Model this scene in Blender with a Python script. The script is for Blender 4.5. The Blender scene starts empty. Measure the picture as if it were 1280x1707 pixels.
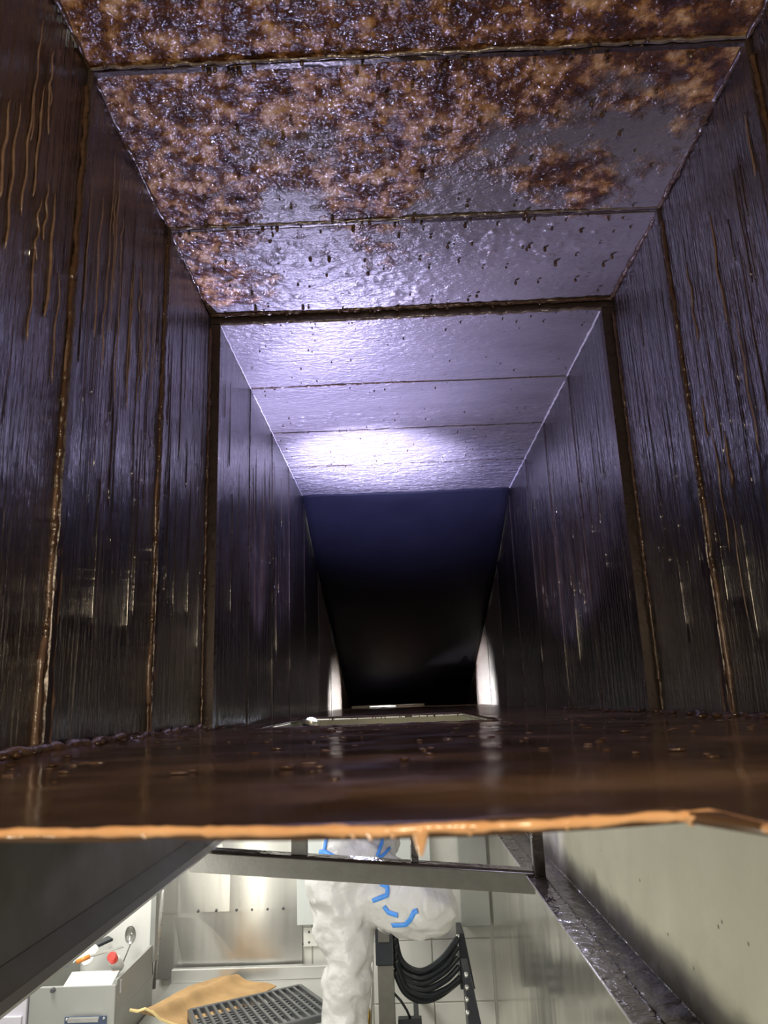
import bpy, math, random
import numpy as np
from mathutils import Vector, Matrix, noise
from mathutils.bvhtree import BVHTree

random.seed(7)
sc = bpy.context.scene
COL = sc.collection
EYE = 2.2                                   # height of the lens above the kitchen floor
FPX = 1233.0                                # focal length in pixels of the 1280 x 1707 frame

# ------------------------------------------------------------------ camera
# rows: world axes expressed in camera axes (right, up, forward)
ROWS = np.array([[0.9991165, 0.0401287, -0.0124857],
                 [0.0220033, -0.2463579, 0.9689291],
                 [-0.0358059, 0.9683478, 0.2470232]])
cam_d = bpy.data.cameras.new('camera')
cam = bpy.data.objects.new('camera', cam_d)
COL.objects.link(cam)
R = ROWS
cam.matrix_world = Matrix(((R[0][0], R[0][1], -R[0][2], 0), (R[1][0], R[1][1], -R[1][2], 0),
                           (R[2][0], R[2][1], -R[2][2], EYE), (0, 0, 0, 1)))
cam_d.sensor_fit = 'VERTICAL'
cam_d.sensor_height = 36.0
cam_d.sensor_width = 27.0
cam_d.lens = 36.0 * FPX / 1707.0
cam_d.clip_start = 0.01
cam_d.dof.use_dof = True
cam_d.dof.focus_distance = 1.1
cam_d.dof.aperture_fstop = 22.0
sc.camera = cam

# ------------------------------------------------------------------ world, exposure
sc.view_settings.view_transform = 'Standard'
sc.view_settings.look = 'None'
sc.view_settings.exposure = 0.0
sc.view_settings.gamma = 1.0
sc.view_settings.use_curve_mapping = False
w = bpy.data.worlds.new('kitchen_air')
sc.world = w
w.use_nodes = True
w.node_tree.nodes['Background'].inputs[0].default_value = (1.0, 0.98, 0.91, 1)
w.node_tree.nodes['Background'].inputs[1].default_value = 0.52
sc.cycles.max_bounces = 7
sc.cycles.glossy_bounces = 5
sc.cycles.diffuse_bounces = 4
sc.cycles.sample_clamp_indirect = 6.0
sc.cycles.caustics_reflective = True


def W(x, y, z):
    return Vector((x, y, z + EYE))


def light(name, kind, loc, target, energy, color, **kw):
    d = bpy.data.lights.new(name, kind)
    d.energy = energy
    d.color = color
    for k, v in kw.items():
        setattr(d, k, v)
    o = bpy.data.objects.new(name, d)
    COL.objects.link(o)
    o.location = W(*loc)
    dirv = Vector(target) - Vector(loc)
    o.rotation_euler = dirv.to_track_quat('-Z', 'Y').to_euler()
    return o


# kitchen lamps (fluorescent fittings), then added strip, low-left and cool fills
light('kitchen_ceiling_lamp', 'AREA', (-1.5, 2.5, 0.75), (-0.9, 2.9, -1.2), 52, (1.0, 0.98, 0.92), shape='RECTANGLE', size=1.3, size_y=0.3)
light('kitchen_ceiling_lamp', 'AREA', (-0.75, 1.0, -0.2), (-0.3, 3.6, -0.9), 8, (1.0, 0.98, 0.92), shape='RECTANGLE', size=0.25, size_y=0.9)
light('streak_strip_fill', 'AREA', (-1.05, 0.75, -1.2), (-0.62, 3.6, -1.2), 5.5, (1.0, 0.98, 0.90), shape='RECTANGLE', size=0.06, size_y=1.7)  # unseen strip added for the upright streak on the splashback
light('fill_low_left', 'AREA', (-1.25, 0.9, -1.25), (0.25, 0.9, -0.2), 24, (1.0, 0.96, 0.80), shape='RECTANGLE', size=0.7, size_y=0.5)  # unseen area light added to brighten the right hood panel
light('cool_glint_fill', 'POINT', (-0.10, 2.25, -0.16), (0, 0, 0), 1.8, (0.70, 0.68, 1.0), shadow_soft_size=0.02)  # unseen cool point added for the glint on the cross bar
light('cool_glint_fill', 'POINT', (0.245, 1.68, -0.08), (0, 0, 0), 3.5, (0.70, 0.68, 1.0), shadow_soft_size=0.02)  # unseen cool point added for glints along the drip rail
# unseen warm fill added behind the lens to light the near grease
light('warm_fill', 'AREA', (0.02, -0.34, 0.15), (-0.21, 0.38, 0.47), 5.2, (1.0, 0.80, 0.55), shape='DISK', size=0.14)
# the torch standing in the duct opening (its lens is built below): a wide flood, a hot core and two narrow side beams
TORCH = (-0.139, 1.20, -0.0185)
TDIR = (0.20, 0.02, 0.97)


def beam(name, d, energy, color, deg, blend):
    light(name, 'SPOT', TORCH, tuple(a + b for a, b in zip(TORCH, d)), energy, color, spot_size=math.radians(deg), spot_blend=blend, shadow_soft_size=0.005)


beam('torch_flood', (0.52, 0.05, 0.86), 22.0, (0.60, 0.56, 1.0), 94, 0.3)
beam('torch_flood', (0.03, -0.10, 0.52), 58.0, (0.55, 0.53, 1.0), 74, 1.0)
beam('torch_flood_back', (0.16, -0.74, 0.64), 24.0, (0.66, 0.62, 1.0), 64, 0.8)
beam('torch_core', (0.100, 0.370, 0.450), 80.0, (0.48, 0.48, 1.0), 66, 1.0)
beam('torch_core', (0.096, 0.262, 0.506), 215.0, (0.62, 0.62, 1.0), 44, 1.0)
# two spots added at the duct's far end to light the wall crescents
light('crescent_fill', 'SPOT', (-0.17, 3.02, 0.006), (0.284, 2.64, -0.005), 46.0, (1.0, 0.93, 0.92), spot_size=math.radians(42), spot_blend=0.5, shadow_soft_size=0.004)
light('crescent_fill', 'SPOT', (0.10, 3.02, 0.006), (-0.2186, 2.66, -0.005), 16.0, (1.0, 0.90, 0.84), spot_size=math.radians(38), spot_blend=0.5, shadow_soft_size=0.004)


# ------------------------------------------------------------------ pixel to point
def ray(px, py):
    return Vector(R @ np.array([px - 640.0, 853.5 - py, FPX]))


def aty(px, py, y):
    r = ray(px, py); return r * (y / r.y)


def atz(px, py, z):
    r = ray(px, py); return r * (z / r.z)


def atx(px, py, x):
    r = ray(px, py); return r * (x / r.x)


# ------------------------------------------------------------------ mesh builder
BASE = {}


class MB:
    def __init__(s):
        s.v = []; s.f = []

    def add(s, vs, fs):
        n = len(s.v)
        s.v += [Vector(v) for v in vs]
        s.f += [tuple(i + n for i in f) for f in fs]
        return s

    def hexa(s, a, b):
        """a, b: two matching quads (lists of four points)"""
        vs = list(a) + list(b)
        return s.add(vs, [(3, 2, 1, 0), (4, 5, 6, 7), (0, 1, 5, 4), (1, 2, 6, 5), (2, 3, 7, 6), (3, 0, 4, 7)])

    def box(s, lo, hi):
        x0, y0, z0 = lo; x1, y1, z1 = hi
        return s.hexa([(x0, y0, z0), (x1, y0, z0), (x1, y1, z0), (x0, y1, z0)],
                      [(x0, y0, z1), (x1, y0, z1), (x1, y1, z1), (x0, y1, z1)])

    def bar(s, p, q, wx, wz, up=(0, 0, 1)):
        p = Vector(p); q = Vector(q); d = (q - p).normalized()
        a = d.cross(Vector(up)).normalized() * wx / 2
        b = a.cross(d).normalized() * wz / 2
        c = [a + b, -a + b, -a - b, a - b]
        return s.hexa([p + k for k in c], [q + k for k in c])

    def tube(s, pts, r, n=8, cap=True):
        pts = [Vector(p) for p in pts]
        if not isinstance(r, (list, tuple)): r = [r] * len(pts)
        base = len(s.v); u = None
        for i, p in enumerate(pts):
            d = (pts[min(i + 1, len(pts) - 1)] - pts[max(i - 1, 0)]).normalized()
            if u is None:
                u = d.orthogonal().normalized()
            u = (u - d * u.dot(d)).normalized()
            v = d.cross(u)
            for k in range(n):
                t = 2 * math.pi * k / n
                s.v.append(p + (u * math.cos(t) + v * math.sin(t)) * r[i])
        for i in range(len(pts) - 1):
            for k in range(n):
                a = base + i * n + k; b = base + i * n + (k + 1) % n
                s.f.append((a, b, b + n, a + n))
        if cap:
            s.f.append(tuple(base + k for k in reversed(range(n))))
            s.f.append(tuple(base + (len(pts) - 1) * n + k for k in range(n)))
        return s

    def blob(s, c, rx, ry, rz, n=8, m=5, jit=0.0):
        c = Vector(c); base = len(s.v)
        for i in range(m + 1):
            a = math.pi * i / m
            for k in range(n):
                b = 2 * math.pi * k / n
                j = 1 + random.uniform(-jit, jit)
                s.v.append(c + Vector((rx * math.sin(a) * math.cos(b) * j, ry * math.sin(a) * math.sin(b) * j, rz * math.cos(a) * j)))
        for i in range(m):
            for k in range(n):
                a0 = base + i * n + k; b0 = base + i * n + (k + 1) % n
                s.f.append((a0, a0 + n, b0 + n, b0))
        return s

    def prism(s, poly, off):
        off = Vector(off); poly = [Vector(p) for p in poly]; n = len(poly)
        return s.add(poly + [p + off for p in poly],
                     [tuple(reversed(range(n))), tuple(range(n, 2 * n))] + [(i, (i + 1) % n, n + (i + 1) % n, n + i) for i in range(n)])

    def grid(s, fn, nu, nv, back):
        """fn(i/nu, j/nv) gives the seen face; back = offset vector of the rear face"""
        back = Vector(back); base = len(s.v)
        for i in range(nu + 1):
            for j in range(nv + 1):
                s.v.append(Vector(fn(i / nu, j / nv)))
        ix = lambda i, j: base + i * (nv + 1) + j
        for i in range(nu):
            for j in range(nv):
                s.f.append((ix(i, j), ix(i + 1, j), ix(i + 1, j + 1), ix(i, j + 1)))
        ring = [ix(i, 0) for i in range(nu)] + [ix(nu, j) for j in range(nv)] + [ix(i, nv) for i in range(nu, 0, -1)] + [ix(0, j) for j in range(nv, 0, -1)]
        m = len(s.v)
        for a in ring: s.v.append(s.v[a] + back)
        k = len(ring)
        for i in range(k):
            s.f.append((ring[(i + 1) % k], ring[i], m + i, m + (i + 1) % k))
        s.f.append(tuple(m + i for i in range(k)))
        return s

    def build(s, name, mat, parent=None, smooth=False, base=None, angle=None):
        if parent is not None:
            o0 = BASE[parent.name]
        elif base is not None:
            o0 = Vector(base)
        else:
            xs = [v.x for v in s.v]; ys = [v.y for v in s.v]; zs = [v.z for v in s.v]
            o0 = Vector(((min(xs) + max(xs)) / 2, (min(ys) + max(ys)) / 2, min(zs)))
        me = bpy.data.meshes.new(name)
        me.from_pydata([tuple(v - o0) for v in s.v], [], s.f)
        me.materials.append(mat)
        if smooth:
            me.polygons.foreach_set('use_smooth', [True] * len(me.polygons))
            if angle:
                me.set_sharp_from_angle(angle=math.radians(angle))
        me.update()
        o = bpy.data.objects.new(name, me)
        COL.objects.link(o)
        if parent is not None:
            o.parent = parent
        else:
            o.location = W(*o0)
        BASE[o.name] = o0
        return o


def empty(name, base):
    o = bpy.data.objects.new(name, None)
    COL.objects.link(o)
    o.empty_display_size = 0.05
    o.location = W(*base)
    BASE[o.name] = Vector(base)
    return o


def tag(o, label, cat=None, group=None, kind=None):
    o['label'] = label
    if cat: o['category'] = cat
    if group: o['group'] = group
    if kind: o['kind'] = kind
    return o


def bevel(o, wd=0.002, seg=2):
    m = o.modifiers.new('bevel', 'BEVEL'); m.width = wd; m.segments = seg; m.limit_method = 'ANGLE'
    return o


def nz(x, y, z=0.0):
    return noise.noise(Vector((x, y, z)))


def fr(x, y, z=0.0, o=4):
    return noise.fractal(Vector((x, y, z)), 1.0, 2.0, o)


# ------------------------------------------------------------------ materials
class NT:
    def __init__(s, name):
        s.m = bpy.data.materials.new(name); s.m.use_nodes = True
        s.t = s.m.node_tree; s.b = s.t.nodes['Principled BSDF']
        s.pos = None

    def n(s, kind, **kw):
        x = s.t.nodes.new(kind)
        for k, v in kw.items(): setattr(x, k, v)
        return x

    def lk(s, a, b): s.t.links.new(a, b)

    def P(s, scale=(1, 1, 1)):
        if s.pos is None: s.pos = s.n('ShaderNodeNewGeometry')
        if scale == (1, 1, 1): return s.pos.outputs['Position']
        v = s.n('ShaderNodeVectorMath', operation='MULTIPLY')
        s.lk(s.pos.outputs['Position'], v.inputs[0]); v.inputs[1].default_value = scale
        return v.outputs[0]

    def noise(s, scale, detail=3, rough=0.55, stretch=(1, 1, 1), dist=0.0):
        x = s.n('ShaderNodeTexNoise')
        s.lk(s.P(stretch), x.inputs['Vector'])
        x.inputs['Scale'].default_value = scale; x.inputs['Detail'].default_value = detail
        x.inputs['Roughness'].default_value = rough; x.inputs['Distortion'].default_value = dist
        return x.outputs['Fac']

    def voro(s, scale, stretch=(1, 1, 1), feature='F1'):
        x = s.n('ShaderNodeTexVoronoi', feature=feature)
        s.lk(s.P(stretch), x.inputs['Vector']); x.inputs['Scale'].default_value = scale
        return x.outputs['Distance']

    def axis(s, i):
        x = s.n('ShaderNodeSeparateXYZ'); s.lk(s.P(), x.inputs[0]); return x.outputs[i]

    def math(s, op, a, b=None, clamp=False):
        x = s.n('ShaderNodeMath', operation=op, use_clamp=clamp)
        for i, q in enumerate((a, b)):
            if q is None: continue
            if isinstance(q, (int, float)): x.inputs[i].default_value = q
            else: s.lk(q, x.inputs[i])
        return x.outputs[0]

    def ramp(s, fac, stops):
        x = s.n('ShaderNodeValToRGB'); s.lk(fac, x.inputs[0])
        e = x.color_ramp.elements
        while len(e) < len(stops): e.new(0.5)
        for k, (p, c) in zip(e, stops):
            k.position = p; k.color = (c, c, c, 1) if isinstance(c, (int, float)) else (*c, 1)
        return x.outputs[0]

    def mix(s, fac, a, b):
        x = s.n('ShaderNodeMix', data_type='RGBA')
        for i, q in ((0, fac), (6, a), (7, b)):
            if isinstance(q, (int, float)): x.inputs[i].default_value = q
            elif isinstance(q, tuple): x.inputs[i].default_value = (*q, 1)
            else: s.lk(q, x.inputs[i])
        return x.outputs[2]

    def bump(s, h, strength=0.5, dist=0.002, prev=None):
        x = s.n('ShaderNodeBump'); x.inputs['Strength'].default_value = strength; x.inputs['Distance'].default_value = dist
        s.lk(h, x.inputs['Height'])
        if prev is not None: s.lk(prev, x.inputs['Normal'])
        return x.outputs[0]

    def set(s, color=None, rough=None, metal=None, normal=None, **kw):
        for nme, q in (('Base Color', color), ('Roughness', rough), ('Metallic', metal), ('Normal', normal)):
            if q is None: continue
            if isinstance(q, (int, float)): s.b.inputs[nme].default_value = q
            elif isinstance(q, tuple): s.b.inputs[nme].default_value = (*q, 1)
            else: s.lk(q, s.b.inputs[nme])
        for k, v in kw.items(): s.b.inputs[k.replace('_', ' ')].default_value = v
        return s.m


def plain(name, color, rough=0.5, metal=0.0, var=0.12, scale=18, bump=0.15, bscale=120, stretch=(1, 1, 1)):
    t = NT(name)
    f = t.noise(scale, 4, stretch=stretch)
    lo = tuple(c * (1 - var) for c in color); hi = tuple(min(1, c * (1 + var)) for c in color)
    c = t.mix(f, lo, hi)
    return t.set(c, t.ramp(t.noise(scale * 1.7, 3, stretch=stretch), [(0.3, max(0.02, rough * 0.85)), (0.7, min(1, rough * 1.15))]), metal,
                 t.bump(t.noise(bscale, 3, stretch=stretch), bump, 0.001))


M = {}
# greasy ceiling: grey sheet under a thin film, thick brown grease that fades out along the duct
t = NT('greasy_ceiling')
big = t.noise(7.5, 6, 0.62)
grad = t.math('MULTIPLY', t.math('SUBTRACT', 0.70, t.axis(1)), 1.15)
side = t.math('MULTIPLY', t.axis(0), -0.35)
band = t.math('MULTIPLY', t.ramp(t.math('MULTIPLY', t.axis(1), 0.5), [(0.355, 0.0), (0.385, 0.11), (0.425, 0.10), (0.445, 0.0)]), t.ramp(t.math('ADD', t.axis(0), 0.5), [(0.58, 1.0), (0.68, 0.0)]))
mask = t.ramp(t.math('ADD', t.math('ADD', t.math('ADD', big, band), grad), side), [(0.53, 0.0), (0.61, 1.0)])
fine = t.noise(46, 5, 0.6)
brown = t.ramp(fine, [(0.34, (0.022, 0.008, 0.004)), (0.49, (0.075, 0.029, 0.011)), (0.57, (0.24, 0.125, 0.05)), (0.72, (0.56, 0.39, 0.21))])
film = t.mix(t.noise(24, 4, stretch=(0.35, 1, 1)), (0.075, 0.067, 0.068), (0.150, 0.136, 0.136))
b1 = t.bump(t.noise(170, 4, 0.65, stretch=(0.55, 1, 1)), 0.8, 0.0030)
lump = t.math('MULTIPLY', t.noise(75, 3, 0.6), t.math('ADD', mask, 0.10))
b2 = t.bump(lump, 0.9, 0.006, b1)
farm = t.math('MULTIPLY', t.noise(85, 3, 0.6, stretch=(0.4, 1, 1)), t.ramp(t.math('MULTIPLY', t.axis(1), 0.5), [(0.60, 0.05), (0.76, 1.0)]))
b2 = t.bump(farm, 1.0, 0.014, b2)
M['ceiling'] = t.set(t.mix(mask, film, brown), t.mix(mask, (0.26,) * 3, (0.13,) * 3), 0.0, b2, IOR=1.55)

# walls: dark brown baked grease with vertical runs
t = NT('greasy_wall')
run = t.noise(95, 4, 0.65, stretch=(1, 1, 0.05))
run2 = t.noise(40, 3, 0.6, stretch=(1, 1, 0.05))
col = t.ramp(run2, [(0.35, (0.005, 0.003, 0.0025)), (0.6, (0.013, 0.008, 0.006)), (0.8, (0.045, 0.024, 0.014))])
drop = t.noise(150, 3, 0.6, stretch=(1, 1, 0.35))
b1 = t.bump(run, 0.9, 0.008)
b2 = t.bump(drop, 0.42, 0.0024, b1)
M['wall'] = t.set(col, t.ramp(t.noise(30, 3), [(0.3, 0.13), (0.7, 0.24)]), 0.0, b2, IOR=3.3)

t = NT('glossy_dark_grease')
M['gloss'] = t.set((0.016, 0.009, 0.007), 0.13, 0.0, t.bump(t.noise(200, 3), 0.25, 0.001), IOR=2.3)
# sloping end: its darkness is put into the colour, since torch beams reach it
t = NT('dark_end_plate')
M['dark_end'] = t.set(t.mix(t.noise(14, 4), (0.007, 0.007, 0.013), (0.012, 0.012, 0.020)), 0.6, 0.0, t.bump(t.noise(120, 3), 0.4, 0.002), IOR=1.2)
t = NT('lit_wall_grease')  # lighter wall copy: brightness of the lit crescents is put into the colour
M['lit_wall'] = t.set(t.mix(t.noise(60, 4, stretch=(1, 1, 0.06)), (0.05, 0.036, 0.03), (0.17, 0.13, 0.11)), 0.22, 0.0, t.bump(t.noise(110, 4, 0.7, stretch=(1, 1, 0.5)), 0.9, 0.005), IOR=1.6)

# floor: pooled grease
t = NT('pooled_grease')
pn = t.noise(15, 5, 0.6, stretch=(0.35, 1, 1))
col = t.ramp(pn, [(0.32, (0.045, 0.026, 0.016)), (0.50, (0.10, 0.060, 0.035)), (0.64, (0.22, 0.135, 0.08)), (0.8, (0.36, 0.24, 0.15))])
b1 = t.bump(t.noise(38, 3, 0.5, stretch=(0.5, 1, 1)), 0.10, 0.002)
M['floor'] = t.set(col, t.ramp(t.noise(22, 3), [(0.35, 0.10), (0.7, 0.26)]), 0.0, b1, IOR=1.4)

t = NT('amber_grease')
M['amber'] = t.set(t.mix(t.noise(90, 3), (0.46, 0.22, 0.085), (0.78, 0.50, 0.28)), 0.18, 0.0, t.bump(t.noise(160, 3), 0.4, 0.002), IOR=1.5)
t = NT('tan_grease_run')
M['tan'] = t.set(t.mix(t.noise(120, 3), (0.05, 0.030, 0.022), (0.19, 0.125, 0.09)), 0.22, 0.0, t.bump(t.noise(220, 3), 0.4, 0.002))
t = NT('brown_grease_bead')
M['bead'] = t.set(t.mix(t.noise(160, 3), (0.022, 0.012, 0.008), (0.075, 0.042, 0.025)), 0.14, 0.0, t.bump(t.noise(260, 3), 0.5, 0.002))
t = NT('wet_grey_bead')
M['wet'] = t.set(t.mix(t.noise(50, 3), (0.02, 0.014, 0.012), (0.16, 0.13, 0.12)), 0.12, 0.0, t.bump(t.noise(200, 3), 0.5, 0.002), IOR=1.7)
t = NT('silver_sealant')
M['sealant'] = t.set(t.mix(t.noise(160, 3), (0.22, 0.20, 0.20), (0.5, 0.48, 0.48)), 0.25, 0.0, t.bump(t.noise(260, 3), 0.5, 0.002))
M['seam'] = plain('dark_seam', (0.03, 0.02, 0.017), 0.3, 0.2, 0.4, 60, 0.4, 200)

# hood steel
t = NT('olive_steel')
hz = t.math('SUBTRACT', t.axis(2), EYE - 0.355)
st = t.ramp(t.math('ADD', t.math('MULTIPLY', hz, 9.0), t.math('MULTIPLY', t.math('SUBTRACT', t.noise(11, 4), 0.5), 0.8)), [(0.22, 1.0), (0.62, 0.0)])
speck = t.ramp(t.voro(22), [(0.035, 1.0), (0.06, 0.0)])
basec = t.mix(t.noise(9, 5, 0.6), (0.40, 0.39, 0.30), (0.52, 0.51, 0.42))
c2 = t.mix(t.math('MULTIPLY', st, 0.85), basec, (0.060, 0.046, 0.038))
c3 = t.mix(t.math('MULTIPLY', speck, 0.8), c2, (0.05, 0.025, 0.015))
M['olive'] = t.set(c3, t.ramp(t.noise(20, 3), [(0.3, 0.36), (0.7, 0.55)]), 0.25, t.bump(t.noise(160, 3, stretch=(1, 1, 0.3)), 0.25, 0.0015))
M['shaded_steel'] = plain('shaded_hood_steel', (0.062, 0.054, 0.036), 0.65, 0.0, 0.2, 8, 0.15, 100)  # same hood steel, with the left side's shade put into its base colour
M['collar'] = plain('collar_steel', (0.20, 0.20, 0.14), 0.45, 0.2, 0.2, 14, 0.2)
M['flange'] = plain('grey_flange_steel', (0.15, 0.142, 0.12), 0.55, 0.2, 0.2, 12, 0.2)
t = NT('blackened_rail')
M['rail'] = t.set(t.mix(t.noise(40, 4), (0.022, 0.016, 0.015), (0.060, 0.047, 0.044)), t.ramp(t.noise(60, 3), [(0.3, 0.10), (0.7, 0.24)]), 0.1,
                  t.bump(t.noise(34, 3, 0.55), 0.5, 0.010), IOR=1.7)
M['bar'] = plain('dull_frame_steel', (0.145, 0.14, 0.125), 0.42, 0.45, 0.25, 30, 0.3, 150)
M['bright'] = plain('bright_steel_edge', (0.62, 0.61, 0.58), 0.3, 0.7, 0.15, 60, 0.2, 200)

# brushed steel
t = NT('brushed_steel')
br = t.noise(40, 3, 0.5, stretch=(1, 1, 0.015))
M['brushed'] = t.set(t.mix(br, (0.47, 0.465, 0.44), (0.53, 0.525, 0.50)), t.ramp(br, [(0.3, 0.27), (0.7, 0.34)]), 0.85,
                     t.bump(t.noise(2.2, 1, 0.4, stretch=(1, 1, 0.3)), 0.10, 0.03))
t = NT('mirror_steel')
M['mirror'] = t.set(t.mix(t.noise(5, 4, stretch=(1, 1, 0.3)), (0.76, 0.75, 0.67), (0.90, 0.89, 0.81)), t.ramp(t.noise(8, 3, stretch=(1, 1, 0.3)), [(0.3, 0.12), (0.7, 0.22)]), 0.9,
                    t.bump(t.noise(5, 3, 0.5, stretch=(1, 0.7, 0.25)), 0.2, 0.02))
M['grey_paint'] = plain('grey_enamel', (0.36, 0.365, 0.34), 0.4, 0.2, 0.1, 5, 0.08)
M['lavender'] = plain('pale_enamel', (0.62, 0.60, 0.66), 0.4, 0.0, 0.06, 5, 0.08)
M['white'] = plain('white_enamel', (0.78, 0.78, 0.73), 0.4, 0.0, 0.06, 8, 0.08)
t = NT('white_tile')
dirt = t.ramp(t.noise(4.5, 5, 0.6), [(0.55, 0.0), (0.75, 0.35)])
M['tile'] = t.set(t.mix(dirt, (0.70, 0.70, 0.645), (0.52, 0.43, 0.32)), 0.22, 0.0, t.bump(t.noise(12, 2), 0.1, 0.003))
M['grout'] = plain('tile_grout', (0.60, 0.59, 0.54), 0.8, 0, 0.15, 40, 0.3)
M['black'] = plain('black_rubber', (0.022, 0.026, 0.032), 0.32, 0.0, 0.2, 30, 0.1)
M['black_metal'] = plain('black_metal', (0.030, 0.034, 0.042), 0.35, 0.3, 0.2, 30, 0.15)
M['stud'] = plain('pale_stud', (0.70, 0.70, 0.68), 0.25, 0.8, 0.1)
M['iron'] = plain('cast_iron', (0.115, 0.12, 0.125), 0.38, 0.5, 0.25, 60, 0.3, 180)
M['tray'] = plain('steel_top', (0.56, 0.56, 0.53), 0.35, 0.6, 0.1, 6, 0.08)
M['card'] = plain('brown_cardboard', (0.50, 0.31, 0.135), 0.75, 0.0, 0.5, 9, 0.25, 60)
M['card_edge'] = plain('cardboard_edge', (0.72, 0.55, 0.25), 0.75, 0.0, 0.2, 40, 0.3)
M['red'] = plain('red_plastic', (0.80, 0.06, 0.045), 0.25, 0, 0.1)
M['orange'] = plain('orange_plastic', (0.70, 0.26, 0.05), 0.35, 0, 0.1)
M['blue'] = plain('blue_tape', (0.055, 0.24, 0.66), 0.45, 0, 0.12)
M['blue_cloth'] = plain('blue_cloth', (0.08, 0.13, 0.5), 0.7, 0, 0.2)
M['navy'] = plain('navy_plastic', (0.06, 0.085, 0.15), 0.4, 0, 0.1)
M['brass'] = plain('brass', (0.62, 0.42, 0.12), 0.25, 0.9, 0.15)
M['paper'] = plain('paper', (0.80, 0.80, 0.76), 0.7, 0, 0.06)
M['pale_board'] = plain('pale_blue_board', (0.66, 0.70, 0.69), 0.4, 0, 0.04)
M['skin'] = plain('skin', (0.55, 0.34, 0.25), 0.5, 0, 0.1)
M['glove'] = plain('grey_glove', (0.2, 0.22, 0.25), 0.5, 0, 0.1)
M['kfloor'] = plain('kitchen_floor_tile', (0.30, 0.27, 0.24), 0.45, 0, 0.2, 3, 0.1)
t = NT('white_coverall')
wr = t.noise(13, 3, 0.5)
M['coverall'] = t.set(t.mix(t.noise(8, 3), (0.44, 0.438, 0.425), (0.53, 0.527, 0.512)), 0.42, 0.0, t.bump(wr, 0.5, 0.03))
t = NT('glow_bar_lens')
M['glow_dim'] = t.set((0.9, 0.9, 0.9), 0.2, 0.0, None, Emission_Color=(0.95, 0.95, 0.88, 1), Emission_Strength=1.6)
t = NT('led_lens')
M['led'] = t.set((0.9, 0.9, 1.0), 0.2, 0.0, None, Emission_Color=(0.80, 0.84, 1.0, 1), Emission_Strength=22.0)

# ------------------------------------------------------------------ the duct
XL1, XR1, ZC1 = -0.230, 0.297, 0.500        # near section
XL2, XR2, ZC2 = -0.2186, 0.284, 0.488       # far section, a little narrower
ZF = -0.025
FL = 0.88                                   # the flange between the two
NEAR = [-0.5, -0.11, 0.085, 0.285, 0.487, 0.695, FL]
FARC = [FL, 1.085, 1.29, 1.50, 1.72]
FARW = [FL, 1.085, 1.29, 1.50, 1.75, 2.05, 2.40, 2.80, 3.30]
BACK = [(1.72, ZC2), (1.80, 0.455), (1.95, 0.392), (2.25, 0.290), (2.60, 0.185), (2.95, 0.085), (3.28, -0.025)]

ceiling = tag(empty('ceiling', (0, 0.6, ZC1)), 'greasy brown and grey sheet metal roof of the duct', kind='structure')
wall_left = tag(empty('wall_left', (XL1, 0.6, ZF)), 'dark brown duct wall left of the torch, streaked with grease runs', kind='structure')
wall_right = tag(empty('wall_right', (XR1, 0.6, ZF)), 'dark brown duct wall right of the torch, with the lit patch far down', kind='structure')


def drops(x, y):
    """hanging grease drops: rounded cells thinned out by a slow mask"""
    d, p = noise.voronoi(Vector((x * 62, y * 74, 0.3)))
    k = nz(p[0][0] * 3.1, p[0][1] * 2.7, 5.5)
    s = 0.30 + 0.22 * k
    q = d[0] / max(0.05, s)
    return max(0.0, 1 - q * q) if k > -0.12 else 0.0


def ceil_panel(y0, y1, x0, x1, z, amp, cell):
    nu = max(6, int((x1 - x0) / cell)); nv = max(4, int((y1 - y0) / cell))

    def fn(u, v):
        x = x0 + (x1 - x0) * u; y = y0 + (y1 - y0) * v
        m = min(1.0, max(0.0, 0.5 + 1.1 * fr(x * 6, y * 6, 2.2) + (0.72 - y) * 1.1 - x * 0.7))
        e = min(1, 8 * v, 8 * (1 - v))
        if y > 1.2: h = 0.0019 * drops(x * 1.1, y * 1.1 + 7) * e + 0.0010 * fr(x * 50, y * 90, 1.0, 3)
        else: h = amp * (drops(x, y) * (0.15 + 0.85 * m) * 1.0 + 0.55 * m * fr(x * 60, y * 60, 1.0, 3)) * e
        sag = 0.0022 * fr(x * 4, y * 4, 7.0, 2) + 0.0018 * (1 - v)
        return (x, y, z - max(-0.001, h) - sag)
    b = MB().grid(fn, nu, nv, (0, 0, 0.004))
    return b.build('panel', M['ceiling'], ceiling, smooth=True, angle=60)


G = 0.0012
for a, b in zip(NEAR[:-1], NEAR[1:]):
    near = a >= 0.2
    ceil_panel(a + G, b - G, XL1, XR1, ZC1, 0.0034 if near else 0.001, 0.0026 if near else 0.02)
for i, (a, b) in enumerate(zip(FARC[:-1], FARC[1:])):
    ceil_panel(a + G * 0.3, b - G * 0.3, XL2, XR2, ZC2, 0.0011, 0.005 if b < 1.2 else 0.003)


def wall_panel(parent, y0, y1, x, z1, back, flip):
    nu = 10; nv = 14
    zt = lambda y: z1

    def fn(u, v):
        y = y0 + (y1 - y0) * u; z = ZF - 0.004 + (z1 - ZF + 0.004) * v
        e = min(1, 6 * u, 6 * (1 - u))
        return (x + back * 0.9 * abs(0.0012 * fr(y * 5, z * 3, x * 9, 2)) * e, y, z)
    b = MB().grid(fn if not flip else (lambda u, v: fn(1 - u, v)), nu, nv, (back * 0.004, 0, 0))
    return b.build('panel', M['lit_wall'] if y0 > 2.0 else M['wall'], parent, smooth=True, angle=60)


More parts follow.
